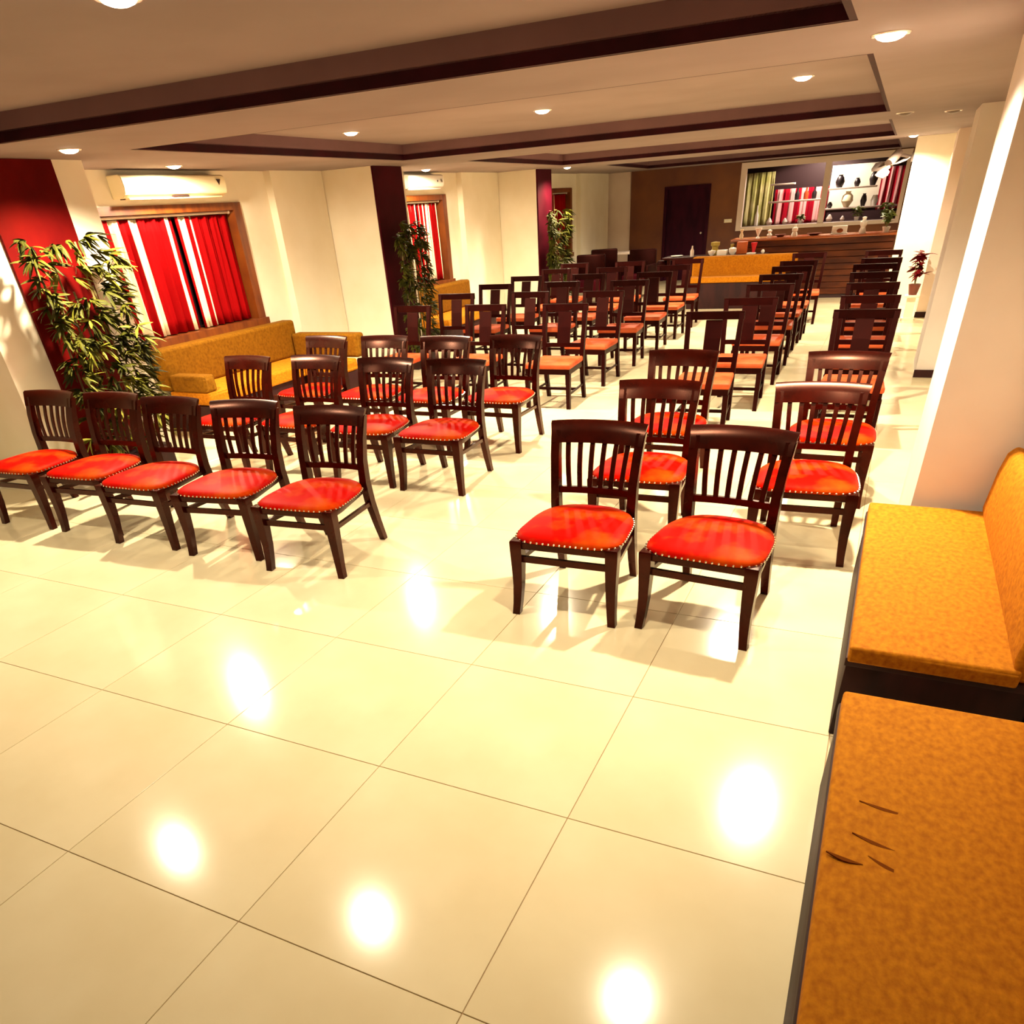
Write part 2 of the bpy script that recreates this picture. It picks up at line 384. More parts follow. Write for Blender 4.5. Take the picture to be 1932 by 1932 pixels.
# ------------------------------------------------------------------ air conditioners
def aircon(y0, y1, z0, z1, label, m, mark):
    t = thing('air_conditioner', label, 'air conditioner', (XL, y0, z0))
    W = y1 - y0; H = z1 - z0; D = .2
    prof = [(0, 0), (D * .62, 0), (D * .93, H * .16), (D, H * .5), (D * .93, H * .93), (D * .8, H), (0, H)]
    bm = bmesh.new()
    a = [bm.verts.new((x, 0, z)) for x, z in prof]; b = [bm.verts.new((x, W, z)) for x, z in prof]
    for k in range(len(prof)): bm.faces.new((a[k], a[(k + 1) % len(prof)], b[(k + 1) % len(prof)], b[k]))
    bm.faces.new(a[::-1]); bm.faces.new(b)
    bmesh.ops.bevel(bm, geom=[e for e in bm.edges], offset=.006, segments=2, affect='EDGES')
    obj('body', bm, m, t, True)
    box('louvre', m, D * .45, D * .80, .06, W - .06, -.012, .004, t, .003)
    box('vent_slot', M['ac_dark'], D * .2, D * .52, .05, W - .05, -.008, .002, t)
    if mark == 'label':
        box('badge', M['ink'], D * .74, D * .86, W * .44, W * .6, H * .02, H * .075, t)
        bm = bmesh.new(); prism(bm, [(-.03, .03), (.03, .03), (0, -.02)], 0, .004)
        o = obj('emblem', bm, M['ink'], t); o.rotation_euler = (math.radians(90), 0, math.radians(90)); o.location = (D * .99, W * .92, H * .62)
    else:
        bm = bmesh.new(); lathe(bm, [(0, .004), (.014, .004), (.014, 0)], n=12); o = obj('indicator', bm, M['ink'], t)
        o.rotation_euler = (0, math.radians(90), 0); o.location = (D * .985, W * .80, H * .52)
        text('96', .062, (D + .004, W * .91, H * .53), (math.radians(90), 0, math.radians(90)), M['ink'], t, 'display_digits')
    return t
aircon(5.86, 7.20, 2.055, 2.235, 'yellow lit split air conditioner above the nearest striped window', M['ac'], 'label')
aircon(10.95, 11.98, 2.075, 2.245, 'white split air conditioner above the middle window', M['ac_w'], 'digits')

# ------------------------------------------------------------------ chairs
def seat_outline(n=44, f=1.0):
    """rounded front, arched rear; chair faces -Y, front legs at y=0"""
    pts = []
    for k in range(n):
        a = 2 * math.pi * k / n
        cx, sy = math.cos(a), math.sin(a)
        e = 5.0 if sy < 0 else 2.7
        r = 1.0 / ((abs(cx) ** e + abs(sy) ** e) ** (1 / e))
        x, y = cx * r, sy * r
        wdt = .285 - .03 * (y + 1) / 2
        yy = .245 + y * (.262 if y < 0 else .275)
        pts.append((x * wdt * f, .245 + (yy - .245) * f))
    return pts
def make_spindle():
    t = thing('spindle_chair', 'x', 'chair')
    # cushion
    bm = bmesh.new(); o = seat_outline(); n = len(o); rings = []
    for f, z in ((1.0, .400), (1.012, .410), (1.0, .420), (.93, .432), (.80, .440), (.55, .448), (.25, .452)):
        rings.append([bm.verts.new((x * f, .245 + (y - .245) * f, z)) for x, y in o])
    for a, b in zip(rings, rings[1:]):
        for k in range(n): bm.faces.new((a[k], a[(k + 1) % n], b[(k + 1) % n], b[k]))
    c = bm.verts.new((0, .245, .453))
    for k in range(n): bm.faces.new((rings[-1][k], rings[-1][(k + 1) % n], c))
    bm.faces.new(rings[0][::-1])
    obj('seat', bm, M['red_seat'], t, True)
    # nails
    bm = bmesh.new(); o2 = seat_outline(66, 1.012)
    for x, y in o2:
        if y > .43: continue
        d = Vector((x, y - .245, 0)).normalized() * .003
        r = bmesh.ops.create_icosphere(bm, subdivisions=1, radius=.0062)
        for v in r['verts']: v.co += Vector((x + d.x, y + d.y, .4085))
    nl = obj('nail_trim', bm, M['nail'], t); nl['kind'] = 'stuff'
    # frame
    bm = bmesh.new(); prism(bm, [(-.268, -.012), (.268, -.012), (.262, .12), (.222, .49), (-.222, .49), (-.262, .12)], .362, .402)
    bmesh.ops.bevel(bm, geom=bm.edges[:], offset=.006, segments=1, affect='EDGES')
    obj('seat_frame', bm, M['wood'], t, True)
    for s in (-1, 1):
        bm = bmesh.new()
        tube(bm, [(s * .262, -.014, 0, .020, .020), (s * .256, -.006, .06, .021, .021), (s * .250, .004, .16, .024, .024), (s * .249, .008, .27, .028, .028), (s * .25, .008, .36, .031, .030), (s * .25, .006, .402, .031, .030), (s * .25, .006, .408, .028, .027)])
        obj('leg', bm, M['wood'], t, True)
        bm = bmesh.new()
        tube(bm, [(s * .215, .60, 0, .019, .020), (s * .212, .565, .12, .021, .023), (s * .211, .52, .28, .023, .027), (s * .212, .500, .42, .024, .028),
                  (s * .214, .508, .55, .023, .026), (s * .222, .535, .68, .023, .023), (s * .230, .575, .80, .024, .018)])
        obj('leg', bm, M['wood'], t, True)
        bm = bmesh.new(); rod(bm, (s * .249, .02, .295), (s * .212, .52, .275), .017, 4)
        obj('stretcher', bm, M['wood'], t)
    bm = bmesh.new(); rail(bm, [(-.235, .008, .305), (.235, .008, .305)], .010, .016); obj('stretcher', bm, M['wood'], t)
    # curved rails
    def arc(xw, y0, sag, z, n=12): return [(x, y0 + sag * (1 - (x / xw) ** 2), z) for x in [(-xw + 2 * xw * k / n) for k in range(n + 1)]]
    bm = bmesh.new(); rail(bm, arc(.205, .505, .02, .505), .010, .017); obj('lower_rail', bm, M['wood'], t, True)
    bm = bmesh.new()
    n = 14; prof = [(-.012, -.050), (-.010, .0), (-.002, .045), (.012, .055), (.020, .045), (.014, 0), (.010, -.050)]
    rings = []
    for k in range(n + 1):
        u = -1 + 2 * k / n; x = .248 * u; y = .555 + .04 * (1 - u * u); h = 1.0 - .06 * abs(u) ** 3
        rings.append([bm.verts.new((x * (1 + .9 * max(pz, -.02)), y + py + pz * .30, .79 + pz * h)) for py, pz in prof])
    for a, b in zip(rings, rings[1:]):
        for q in range(len(prof)): bm.faces.new((a[q], a[(q + 1) % len(prof)], b[(q + 1) % len(prof)], b[q]))
    bm.faces.new(rings[0][::-1]); bm.faces.new(rings[-1])
    obj('crest_rail', bm, M['wood'], t, True)
    for k in range(6):
        u = -1 + 2 * k / 5
        bm = bmesh.new(); pts = []
        for q in range(7):
            v = q / 6; z = .515 + v * .24
            x = u * (.143 + .022 * v); y = .505 + .02 * (1 - (x / .21) ** 2) + .055 * v + .012 * v * (1 - (x / .25) ** 2) - .012 * math.sin(math.pi * v)
            pts.append((x, y, z, .0125, .006))
        tube(bm, pts); obj('slat', bm, M['wood'], t, True)
    return t
def make_square():
    t = thing('square_chair', 'x', 'chair')
    m = M['wood_sq']
    bm = bmesh.new(); v = bx(bm, -.255, .255, -.025, .465, .385, .435, .016, 3)
    for q in bm.verts:
        q.co.x *= 1.0 - .10 * (q.co.y / .465)
        if q.co.z > .42: q.co.z += .012 * (1 - (q.co.x / .26) ** 2) * (1 - ((q.co.y - .22) / .25) ** 2)
    obj('seat', bm, M['coral_seat'], t, True)
    bm = bmesh.new(); prism(bm, [(-.245, -.015), (.245, -.015), (.222, .46), (-.222, .46)], .335, .386); obj('seat_frame', bm, m, t)
    for s in (-1, 1):
        bm = bmesh.new(); tube(bm, [(s * .228, .0, 0, .019, .019), (s * .228, .0, .34, .023, .023)]); obj('leg', bm, m, t)
        bm = bmesh.new(); tube(bm, [(s * .208, .555, 0, .019, .020), (s * .21, .50, .2, .021, .022), (s * .212, .475, .42, .022, .024), (s * .222, .50, .65, .021, .02), (s * .230, .555, .90, .021, .017)]); obj('leg', bm, m, t, True)
        bm = bmesh.new(); rod(bm, (s * .228, .01, .14), (s * .21, .51, .15), .012, 4); obj('stretcher', bm, m, t)
    bm = bmesh.new(); rail(bm, [(-.22, .26, .145), (.22, .26, .145)], .010, .013); obj('stretcher', bm, m, t)
    bm = bmesh.new(); rail(bm, [(-.254, .556, .880), (.254, .556, .880)], .014, .032); obj('top_rail', bm, m, t)
    bm = bmesh.new(); rail(bm, [(-.21, .482, .535), (.21, .482, .535)], .011, .02); obj('lower_rail', bm, m, t)
    bm = bmesh.new(); tube(bm, [(0, .483, .54, .072, .007), (0, .515, .70, .072, .007), (0, .552, .845, .072, .007)]); obj('splat', bm, m, t)
    return t
ORD = ['first', 'second', 'third', 'fourth', 'fifth', 'sixth', 'seventh', 'eighth']
# spindle chairs: (centre x, y of the crest rail, degrees)
L1 = [(-2.99, 3.68, 5), (-3.72, 3.72, 8), (-4.38, 3.71, 3), (-5.03, 3.76, 5), (-5.68, 3.73, 3)]
L2 = [(-2.93, 5.22, 1), (-3.59, 5.23, 3), (-4.33, 5.28, 0), (-5.02, 5.20, 0)]
L3 = [(-2.94, 6.36, -1), (-3.62, 6.28, 1), (-4.30, 6.30, 2), (-4.97, 6.28, -3)]
R1 = [(-1.23, 3.64, 2), (-.50, 3.66, -5)]
R2 = [(-1.18, 4.66, 2), (-.24, 4.71, 3)]
R3 = [(-1.28, 5.70, -1), (-.16, 5.70, -1)]
proto = make_spindle(); first = True
def put_sp(x, y, deg, label, group):
    global first
    a = math.radians(deg)
    loc = (x + math.sin(a) * .60, y - math.cos(a) * .60, 0)
    if first:
        proto.location = loc; proto.rotation_euler = (0, 0, a); proto['label'] = label; proto['group'] = group; first = False
    else: dup(proto, 'spindle_chair', loc, a, label, group)
for rn, row in (('front', L1), ('second', L2), ('third', L3)):
    for k, c in enumerate(row):
        put_sp(*c, 'spindle-backed chair with studded red seat, %s from the aisle, %s row on the left' % (ORD[k], rn), 'red spindle-backed chairs left of the aisle')
for rn, row in (('front', R1), ('second', R2), ('third', R3)):
    for k, c in enumerate(row):
        put_sp(*c, 'spindle-backed chair with studded red seat, %s row on the right, %s' % (rn, ('beside the aisle', 'beside the sofa side')[k]), 'red spindle-backed chairs right of the aisle')
sq = make_square(); sfirst = True
def put_sq(x, y, deg, label, group):
    global sfirst
    a = math.radians(deg)
    if sfirst:
        sq.location = (x, y, 0); sq.rotation_euler = (0, 0, a); sq['label'] = label; sq['group'] = group; sfirst = False
    else: dup(sq, 'square_chair', (x, y, 0), a, label, group)
for r, y in enumerate((7.36, 8.50, 9.64, 10.72, 11.74, 12.82)):
    for k in range(3):
        put_sq(-3.04 - .965 * k + random.uniform(-.03, .03), y + random.uniform(-.06, .06), random.uniform(-3, 3),
               'square-backed chair with coral seat, %s from the aisle, %s square row on the left' % (ORD[k], ORD[r]), 'square-backed chairs left of the aisle')
for r, y in enumerate((6.62, 7.58, 8.72, 9.80, 10.9, 11.75, 13.1)):
    for k in range(2):
        put_sq((-1.22, -.14)[k] + random.uniform(-.03, .03) - .012 * r * k - (.09 if k == 0 and r == 0 else 0), y + random.uniform(-.05, .05), random.uniform(-3, 3) + (6 if k == 0 and r == 0 else 0),
               'square-backed chair with coral seat, %s square row on the right, %s' % (ORD[r], ('aisle side', 'wall side')[k]), 'square-backed chairs right of the aisle')

# ------------------------------------------------------------------ sofas
def cushion(name, m, x0, x1, y0, y1, z0, z1, parent, bev=.035, puff=.012):
    bm = bmesh.new(); bx(bm, x0, x1, y0, y1, z0, z1)
    bmesh.ops.subdivide_edges(bm, edges=bm.edges[:], cuts=5, use_grid_fill=True)
    cx, cy, cz = (x0 + x1) / 2, (y0 + y1) / 2, (z0 + z1) / 2
    for v in bm.verts:
        u = (v.co.x - cx) / (x1 - x0) * 2; q = (v.co.y - cy) / (y1 - y0) * 2; s = (v.co.z - cz) / (z1 - z0) * 2
        v.co.z += math.copysign(puff, s) * (1 - u ** 4) * (1 - q ** 4) * (abs(s) > .9)
    o = obj(name, bm, m, parent, True)
    bv = o.modifiers.new('soft', 'BEVEL'); bv.width = bev; bv.segments = 3; bv.limit_method = 'ANGLE'; bv.angle_limit = math.radians(50)
    return o
def wall_sofa(label, y0, y1, crease=False):
    t = thing('bench_sofa', label, 'sofa', (0, 0, 0))
    box('base', M['base'], .128, .72, y0 + .02, y1 - .02, 0, .33, t, .006)
    box('rail', M['base'], .121, .735, y0 + .005, y1 - .005, .325, .362, t, .006)
    cushion('seat_cushion', M['gold'], .127, .66, y0, y1, .345, .410, t, .045, .010)
    bm = bmesh.new()
    pr = [(.645, .36), (.628, .44), (.640, .62), (.655, .70), (.685, .735), (.72, .72), (.735, .60), (.735, .36)]
    a = [bm.verts.new((x, y0 + .01, z)) for x, z in pr]; b = [bm.verts.new((x, y1 - .01, z)) for x, z in pr]
    for k in range(len(pr)): bm.faces.new((a[k], a[(k + 1) % len(pr)], b[(k + 1) % len(pr)], b[k]))
    bm.faces.new(a[::-1]); bm.faces.new(b)
    o = obj('backrest', bm, M['gold'], t, True)
    bv = o.modifiers.new('soft', 'BEVEL'); bv.width = .02; bv.segments = 3; bv.limit_method = 'ANGLE'; bv.angle_limit = math.radians(60)
    box('back_frame', M['base'], .737, .775, y0, y1, 0, .745, t, .006)
    return t
wall_sofa('bright gold bench sofa against the right pillar, beyond the gap', 2.46, 4.02)
s1 = wall_sofa('long ochre gold bench sofa in the near right corner', .45, 2.17)
# dark strips on the near seat cushion, painting the shade of its creases
bm = bmesh.new()
def crease(bm, p, q, wd):
    p = Vector(p); q = Vector(q); d = (q - p); s = d.cross(Vector((0, 0, 1))).normalized()
    n = 6; top = []; bot = []
    for k in range(n + 1):
        u = k / n; c = p + d * u + s * .005 * math.sin(math.pi * u); hw = wd * math.sin(math.pi * max(.04, min(.96, u)))
        top.append(bm.verts.new((c.x + s.x * hw, c.y + s.y * hw, c.z))); bot.append(bm.verts.new((c.x - s.x * hw, c.y - s.y * hw, c.z)))
    for k in range(n): bm.faces.new((top[k], top[k + 1], bot[k + 1], bot[k]))
for p, q in (((.20, 1.62), (.33, 1.60)), ((.19, 1.49), (.29, 1.46)), ((.135, 1.40), (.22, 1.385)), ((.23, 1.42), (.32, 1.38))):
    crease(bm, (*p, .4195), (*q, .4195), .006)
r = bmesh.ops.extrude_face_region(bm, geom=bm.faces[:])
for v in r['geom']:
    if isinstance(v, bmesh.types.BMVert): v.co.z -= .004
cr = obj('crease_shade', bm, mat('painted crease shadow', (.16, .04, .003), .9, spec=.05), s1); cr['kind'] = 'stuff'

def booth(label, y0, y1, wing):
    t = thing('corner_sofa', label, 'sofa', (0, 0, 0))
    x0 = XL + .02
    box('base', M['base'], x0, x0 + .66, y0, y1, 0, .27, t, .006)
    cushion('seat_cushion', M['gold'], x0 + .14, x0 + .70, y0 + .01, y1 - .01, .275, .40, t, .03, .01)
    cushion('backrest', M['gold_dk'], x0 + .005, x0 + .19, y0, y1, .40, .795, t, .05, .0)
    if wing:
        box('wing_base', M['base'], x0 + .70, x0 + 1.15, y1 - .58, y1 + .02, 0, .27, t, .006)
        cushion('wing_cushion', M['gold'], x0 + .705, x0 + 1.15, y1 - .60, y1 - .14, .275, .40, t, .03, .01)
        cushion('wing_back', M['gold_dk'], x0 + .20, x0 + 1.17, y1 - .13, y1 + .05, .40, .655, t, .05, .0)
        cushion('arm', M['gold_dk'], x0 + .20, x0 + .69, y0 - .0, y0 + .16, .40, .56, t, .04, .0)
    return t
booth('ochre corner sofa under the nearest striped window', 5.66, 7.80, True)
booth('ochre sofa under the middle window, behind the square-backed chairs', 10.75, 12.55, False)
# far sofa facing the room
t = thing('bench_sofa', 'yellow sofa with tall back in front of the bar and buffet', 'sofa')
box('base', M['base'], -3.42, -1.58, 15.05, 15.72, 0, .42, t, .008)
cushion('seat_cushion', M['gold'], -3.43, -1.57, 15.02, 15.45, .42, .505, t, .03, .006)
cushion('backrest', M['gold'], -3.45, -1.60, 15.46, 15.68, .46, .80, t, .03, 0)

# ------------------------------------------------------------------ bamboo on the left pillars
def leaf_mesh(L, W, droop):
    bm = bmesh.new(); n = 4; rows = []
    for k in range(n + 1):
        u = k / n; wv = W * math.sin(math.pi * min(.97, .12 + u * .88)) ** .8; z = -droop * L * u * u
        rows.append((bm.verts.new((L * u, -wv, z - wv * .25)), bm.verts.new((L * u, 0, z)), bm.verts.new((L * u, wv, z - wv * .25))))
    for a, b in zip(rows, rows[1:]):
        bm.faces.new((a[0], a[1], b[1], b[0])); bm.faces.new((a[1], a[2], b[2], b[1]))
    return bm
LEAVES = []
for L, W, d in ((.15, .0125, .2), (.13, .012, .45), (.105, .011, .1)):
    bm = leaf_mesh(L, W, d); me = bpy.data.meshes.new('leaf'); bm.to_mesh(me); bm.free(); me.materials.append(M['leaf']); LEAVES.append(me)
def bamboo(x, y0, y1, ztop, label, n_single, n_mass, scale, seed):
    rn = random.Random(seed)
    t = thing('bamboo_plant', label, 'plant', (x, (y0 + y1) / 2, 0), 0, 'bamboo plants on the left pillars')
    hw = (y1 - y0) / 2
    bm = bmesh.new(); bx(bm, -.09, .09, -hw * .95, hw * .95, 0, .20, .01); obj('planter', bm, M['base'], t, True)
    for k in range(7):
        yy = -hw * .85 + hw * 1.7 * k / 6
        h = ztop * rn.uniform(.78, .98)
        bm = bmesh.new(); p = Vector((rn.uniform(-.04, .03), yy, .18)); q = Vector((rn.uniform(-.03, .03), yy + rn.uniform(-.06, .06), h))
        for s in range(8):
            a = p.lerp(q, s / 8); b = p.lerp(q, (s + 1) / 8); rod(bm, a, b, .008 if s % 2 else .0085, 6)
        obj('stem', bm, M['stem'], t)
    def spray():
        zz = .22 + (ztop - .22) * rn.random() ** .85
        yy = rn.uniform(-1.08, 1.08) * hw
        if rn.random() < .12: yy = math.copysign(hw * rn.uniform(1.1, 1.45), yy)
        xx = rn.uniform(.0, .14)
        return Vector((xx, yy, zz)), rn.uniform(-math.pi / 2, math.pi / 2) + (math.pi / 2 if yy > 0 else -math.pi / 2) * .55
    def orient(base, n):
        out = []
        for k in range(n):
            az = max(-1.5, min(1.5, base + rn.uniform(-1.0, 1.0))); el = rn.uniform(-.8, .4)
            out.append(Euler((rn.uniform(-.7, .7), -el, az)))
        return out
    cnt = 0
    bt = bmesh.new()
    while cnt < n_single:
        c, az = spray(); k = rn.randint(5, 8)
        rod(bt, c, c + Vector((-.02, -c.y * .25, -.05)), .0022, 3)
        for e in orient(az, k):
            if cnt >= n_single: break
            o = bpy.data.objects.new('leaf', LEAVES[rn.randint(0, 2)]); C.objects.link(o); o.parent = t
            s = scale * rn.uniform(.8, 1.25); o.location = c; o.rotation_euler = e; o.scale = (s, s, s); cnt += 1
    bm = bmesh.new(); done = 0
    while done < n_mass:
        c, az = spray(); c.x *= .55; c.y = max(-hw * 1.0, min(hw * 1.0, c.y))
        for e in orient(az, 7):
            s = scale * rn.uniform(.8, 1.2); lb = leaf_mesh(.135 * s, .0125 * s, .3)
            mt = Matrix.Translation(c) @ e.to_matrix().to_4x4()
            mp = {v: bm.verts.new(mt @ v.co) for v in lb.verts}
            for f in lb.faces: bm.faces.new([mp[v] for v in f.verts])
            lb.free(); done += 1
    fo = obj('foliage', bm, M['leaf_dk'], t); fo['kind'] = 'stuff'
    if n_single: obj('twigs', bt, M['stem'], t)['kind'] = 'stuff'
    else: bt.free()
bamboo(-5.82, 4.05, 4.72, 1.80, 'tall bamboo with long pale leaves against the nearest red pillar panel', 290, 1350, 1.0, 11)
bamboo(-5.82, 9.08, 9.70, 1.72, 'bamboo against the maroon panel of the middle pillar', 0, 1300, .9, 5)
bamboo(-5.82, 14.2, 15.0, 1.68, 'bamboo against the farthest left pillar', 0, 1200, 1.15, 9)

# ------------------------------------------------------------------ far end: bar, buffet, back bar
def lathed(name, label, cat, x, y, z, prof, m, group=None, n=14):
    bm = bmesh.new(); lathe(bm, prof, n=n)
    o = obj(name, bm, m, None, True); o.location = (x, y, z); return tag(o, label, cat, group)
bar = thing('bar_counter', 'wooden plank-fronted bar counter with polished orange top', 'bar', (0, 16.4, 0))
box('carcass', M['dark'], -2.90, -.12, .06, .58, 0, .96, bar)
for k in range(9):
    z0 = .06 + k * .1
    box('plank', M['barwood'], -2.90, -.10, .03 - .004 * (k % 2), .065, z0 + .004, z0 + .096, bar, .004, 1)
box('kickboard', M['dark'], -2.88, -.12, .05, .08, 0, .06, bar)
box('worktop', M['bartop'], -2.96, -.075, -.04, .62, .96, 1.0, bar, .008)
# buffet table behind the sofa
bt = thing('buffet_table', 'long dark buffet table behind the yellow sofa', 'table', (0, 15.8, 0))
box('tabletop', M['wood_sq'], -4.12, -2.2, 0, .5, .745, .785, bt, .012)
for x in (-4.0, -2.3):
    for y in (.06, .44):
        bm = bmesh.new(); tube(bm, [(x, y, 0, .022, .022), (x, y, .745, .03, .03)]); obj('leg', bm, M['wood_sq'], bt)
bm = bmesh.new(); lathe(bm, [(0, .56), (.10, .56), (.13, .60), (.14, .68), (.10, .73), (0, .74)], n=14); o = obj('rolled_end', bm, M['wood_sq'], bt, True); o.location = (-4.15, .2, 0)
zt = .785
lathed('plate', 'white plate at the left end of the buffet table', 'plate', -3.87, 15.95, zt, [(0, 0), (.07, 0), (.12, .018), (.12, .024), (.07, .008), (0, .008)], M['white'])
lathed('bottle', 'dull brown bottle near the plate on the buffet table', 'bottle', -3.58, 15.95, zt, [(0, 0), (.035, 0), (.037, .09), (.015, .13), (.014, .17), (0, .172)], M['wall_pale'])
lathed('bowl', 'small white bowl on the buffet table, left of the square dish', 'bowl', -3.2, 15.92, zt, [(0, 0), (.03, 0), (.07, .05), (.075, .08), (.068, .078), (.03, .012), (0, .01)], M['white'])
tag(box('dish', M['white'], -3.10, -2.92, 15.88, 16.05, zt, zt + .085, None, .01), 'square white dish between two round bowls on the buffet', 'dish')
lathed('bowl', 'round white bowl on the buffet table, right of the square dish', 'bowl', -2.82, 15.95, zt, [(0, 0), (.03, 0), (.07, .05), (.072, .10), (.05, .115), (0, .118)], M['white'])
lathed('jar', 'stacked mustard jar behind the bowls on the buffet', 'jar', -3.2, 16.2, zt, [(0, 0), (.075, 0), (.08, .07), (.06, .085), (.06, .13), (.085, .15), (.085, .2), (0, .21)], M['mustard'])
lathed('cream_jug', 'small pale spouted jug behind the white bowls', 'jug', -2.88, 16.2, zt, [(0, 0), (.04, 0), (.05, .06), (.03, .12), (.036, .16), (0, .15)], M['mustard'])
tag(box('carton', M['orange'], -2.78, -2.60, 16.1, 16.25, zt, zt + .19, None, .004), 'orange carton at the right end of the buffet table', 'box')
tag(box('tray', M['white'], -2.56, -2.40, 15.93, 16.03, zt + .0, zt + .022, None, .006), 'flat white tray beside the red cup', 'tray')
lathed('cup', 'red cup at the right end of the buffet table', 'cup', -2.47, 16.15, zt, [(0, 0), (.03, 0), (.028, .05), (.055, .15), (.06, .17), (0, .16)], M['redcup'])
lathed('ball_candle', 'small round white candle at the buffet table corner', 'candle', -2.27, 15.95, zt, [(0, 0), (.02, .004), (.035, .035), (.02, .064), (0, .07)], M['white'], n=10)
# things on the bar top
zb = 1.0
lathed('vase', 'slim cream vase at the left end of the bar top', 'vase', -2.8, 16.62, zb, [(0, 0), (.03, 0), (.04, .05), (.02, .1), (.035, .15), (0, .15)], M['ac'])
lathed('goblet', 'white flared goblet on the bar, second from its left end', 'goblet', -2.49, 16.62, zb, [(0, 0), (.04, 0), (.015, .03), (.02, .05), (.07, .16), (.06, .16), (0, .06)], M['white'])
lathed('ornament', 'small white twisted ornament beside the flared goblet', 'ornament', -2.28, 16.62, zb, [(0, 0), (.03, 0), (.05, .04), (.025, .07), (.045, .11), (0, .13)], M['white'])
lathed('dish', 'low brown dish on the bar between ornament and jar', 'dish', -2.08, 16.62, zb, [(0, 0), (.05, 0), (.1, .04), (.09, .045), (0, .015)], M['brownpot'])
lathed('jar', 'white lidded jar on the middle of the bar top', 'jar', -1.83, 16.62, zb, [(0, 0), (.05, 0), (.055, .03), (.04, .07), (.055, .1), (.05, .13), (.02, .15), (.025, .18), (0, .19)], M['white'])
lathed('plate', 'dull brown plate leaning low on the bar left of the framed card', 'plate', -1.48, 16.62, zb, [(0, 0), (.06, 0), (.13, .03), (.13, .036), (0, .012)], M['brownpot'])
fr = thing('napkin_holder', 'white scalloped napkin holder on the bar, with brown oval', 'napkin holder', (-1.05, 16.62, zb))
box('body', M['white'], -.13, .13, -.03, .03, 0, .13, fr, .012); box('foot', M['white'], -.145, .145, -.045, .045, 0, .02, fr, .008)
bm = bmesh.new(); lathe(bm, [(0, .004), (.05, .004), (.05, 0)], n=14); o = obj('oval', bm, M['bartop'], fr); o.rotation_euler = (math.pi / 2, 0, 0); o.scale = (1.1, .7, 1); o.location = (.01, -.031, .055)
lathed('jar', 'tall white waisted jar on the bar, right of the napkin holder', 'jar', -.66, 16.62, zb, [(0, 0), (.055, 0), (.06, .03), (.04, .09), (.06, .13), (.065, .17), (.03, .2), (.04, .24), (0, .25)], M['white'])
def plant(label, x, y, z, potr, poth, h, spread, mp, ml, n, seed, group=None):
    rn = random.Random(seed); t = thing('potted_plant', label, 'plant', (x, y, z), 0, group)
    bm = bmesh.new(); lathe(bm, [(0, 0), (potr * .65, 0), (potr, poth), (potr * .85, poth), (potr * .8, poth * .85), (0, poth * .85)], n=12); obj('pot', bm, mp, t, True)
    bm = bmesh.new()
    for k in range(4): rod(bm, (0, 0, poth * .8), (rn.uniform(-.5, .5) * spread, rn.uniform(-.4, .4) * spread, poth + h * rn.uniform(.5, .9)), .006, 5)
    obj('stem', bm, M['stem'], t)
    bm = bmesh.new()
    for k in range(n):
        lb = leaf_mesh(rn.uniform(.6, 1.1) * spread, spread * .22, .35)
        mt = Matrix.Translation((rn.uniform(-.35, .35) * spread, rn.uniform(-.35, .35) * spread, poth + h * rn.uniform(.25, .95))) @ Euler((rn.uniform(-.5, .5), rn.uniform(-.6, .5), rn.uniform(0, 6.28))).to_matrix().to_4x4()
        mpv = {v: bm.verts.new(mt @ v.co) for v in lb.verts}
        for f in lb.faces: bm.faces.new([mpv[v] for v in f.verts])
        lb.free()
    obj('foliage', bm, ml, t)['kind'] = 'stuff'
    return t
plant('small green plant in white pot at the right end of the bar', -.27, 16.62, zb, .07, .08, .26, .13, M['white'], M['green'], 40, 2)
# back bar opening: frame, shelves and what stands there
wf = struct(thing('window_4', 'wide pale framed opening of the back bar', 'window', (0, YF - .05, 0))); del wf['category']; del wf['label']
box('jamb', M['frame_w'], -3.60, -3.48, -.03, .1, .98, 2.26, wf); box('jamb', M['frame_w'], -.2, -.12, -.03, .1, .98, 2.26, wf)
box('head', M['frame_w'], -3.48, -.2, -.03, .1, 2.15, 2.26, wf); box('sill', M['frame_w'], -3.48, -.2, -.06, .12, .98, 1.05, wf)
box('mullion', M['frame_w'], -1.80, -1.68, -.03, .1, 1.05, 2.15, wf)
br = struct(box('wall_back_bar', M['dark'], -4.0, .3, 22.1, 22.2, 0, 2.6))
box('side_panel', M['dark'], -4.0, -3.9, YF + .2, 22.1, 0, 2.6, br); box('side_panel', M['dark'], .2, .3, YF + .2, 22.1, 0, 2.6, br)
box('top_panel', M['dark'], -4.0, .3, YF + .2, 22.2, 2.6, 2.7, br)
box('pale_panel', M['wall'], -1.78, -.62, 22.04, 22.1, 1.28, 2.10, br)
curtain('curtain', 'lime patterned curtain at the left end of the back bar', -3.88, -3.04, 21.9, 1.0, 2.08, M['yellowgreen'], 6, .02, 'x')
curtain('curtain', 'red pink-striped curtain behind left pane of the back bar', -3.0, -1.78, 21.95, 1.0, 1.72, M['cur_p'], 8, .02, 'x')
curtain('curtain', 'red pink-striped curtain at the right end of the back bar', -.68, -.02, 21.95, 1.2, 2.0, M['cur_p'], 5, .02, 'x')
def shelf(label, x0, x1, z, d=.22):
    return tag(box('shelf', M['frame_w'], x0, x1, 21.3, 21.3 + d, z, z + .035, None, .004), label, 'shelf', 'back bar shelves')
shelf('pale upper shelf board behind the left back bar pane', -3.05, -2.5, 1.80)
shelf('pale long middle shelf board behind the left back bar pane', -3.05, -1.8, 1.46)
shelf('pale lower shelf board behind the right back bar pane', -1.74, -.22, 1.26)
shelf('pale upper shelf board behind the right back bar pane', -1.74, -.72, 1.64)
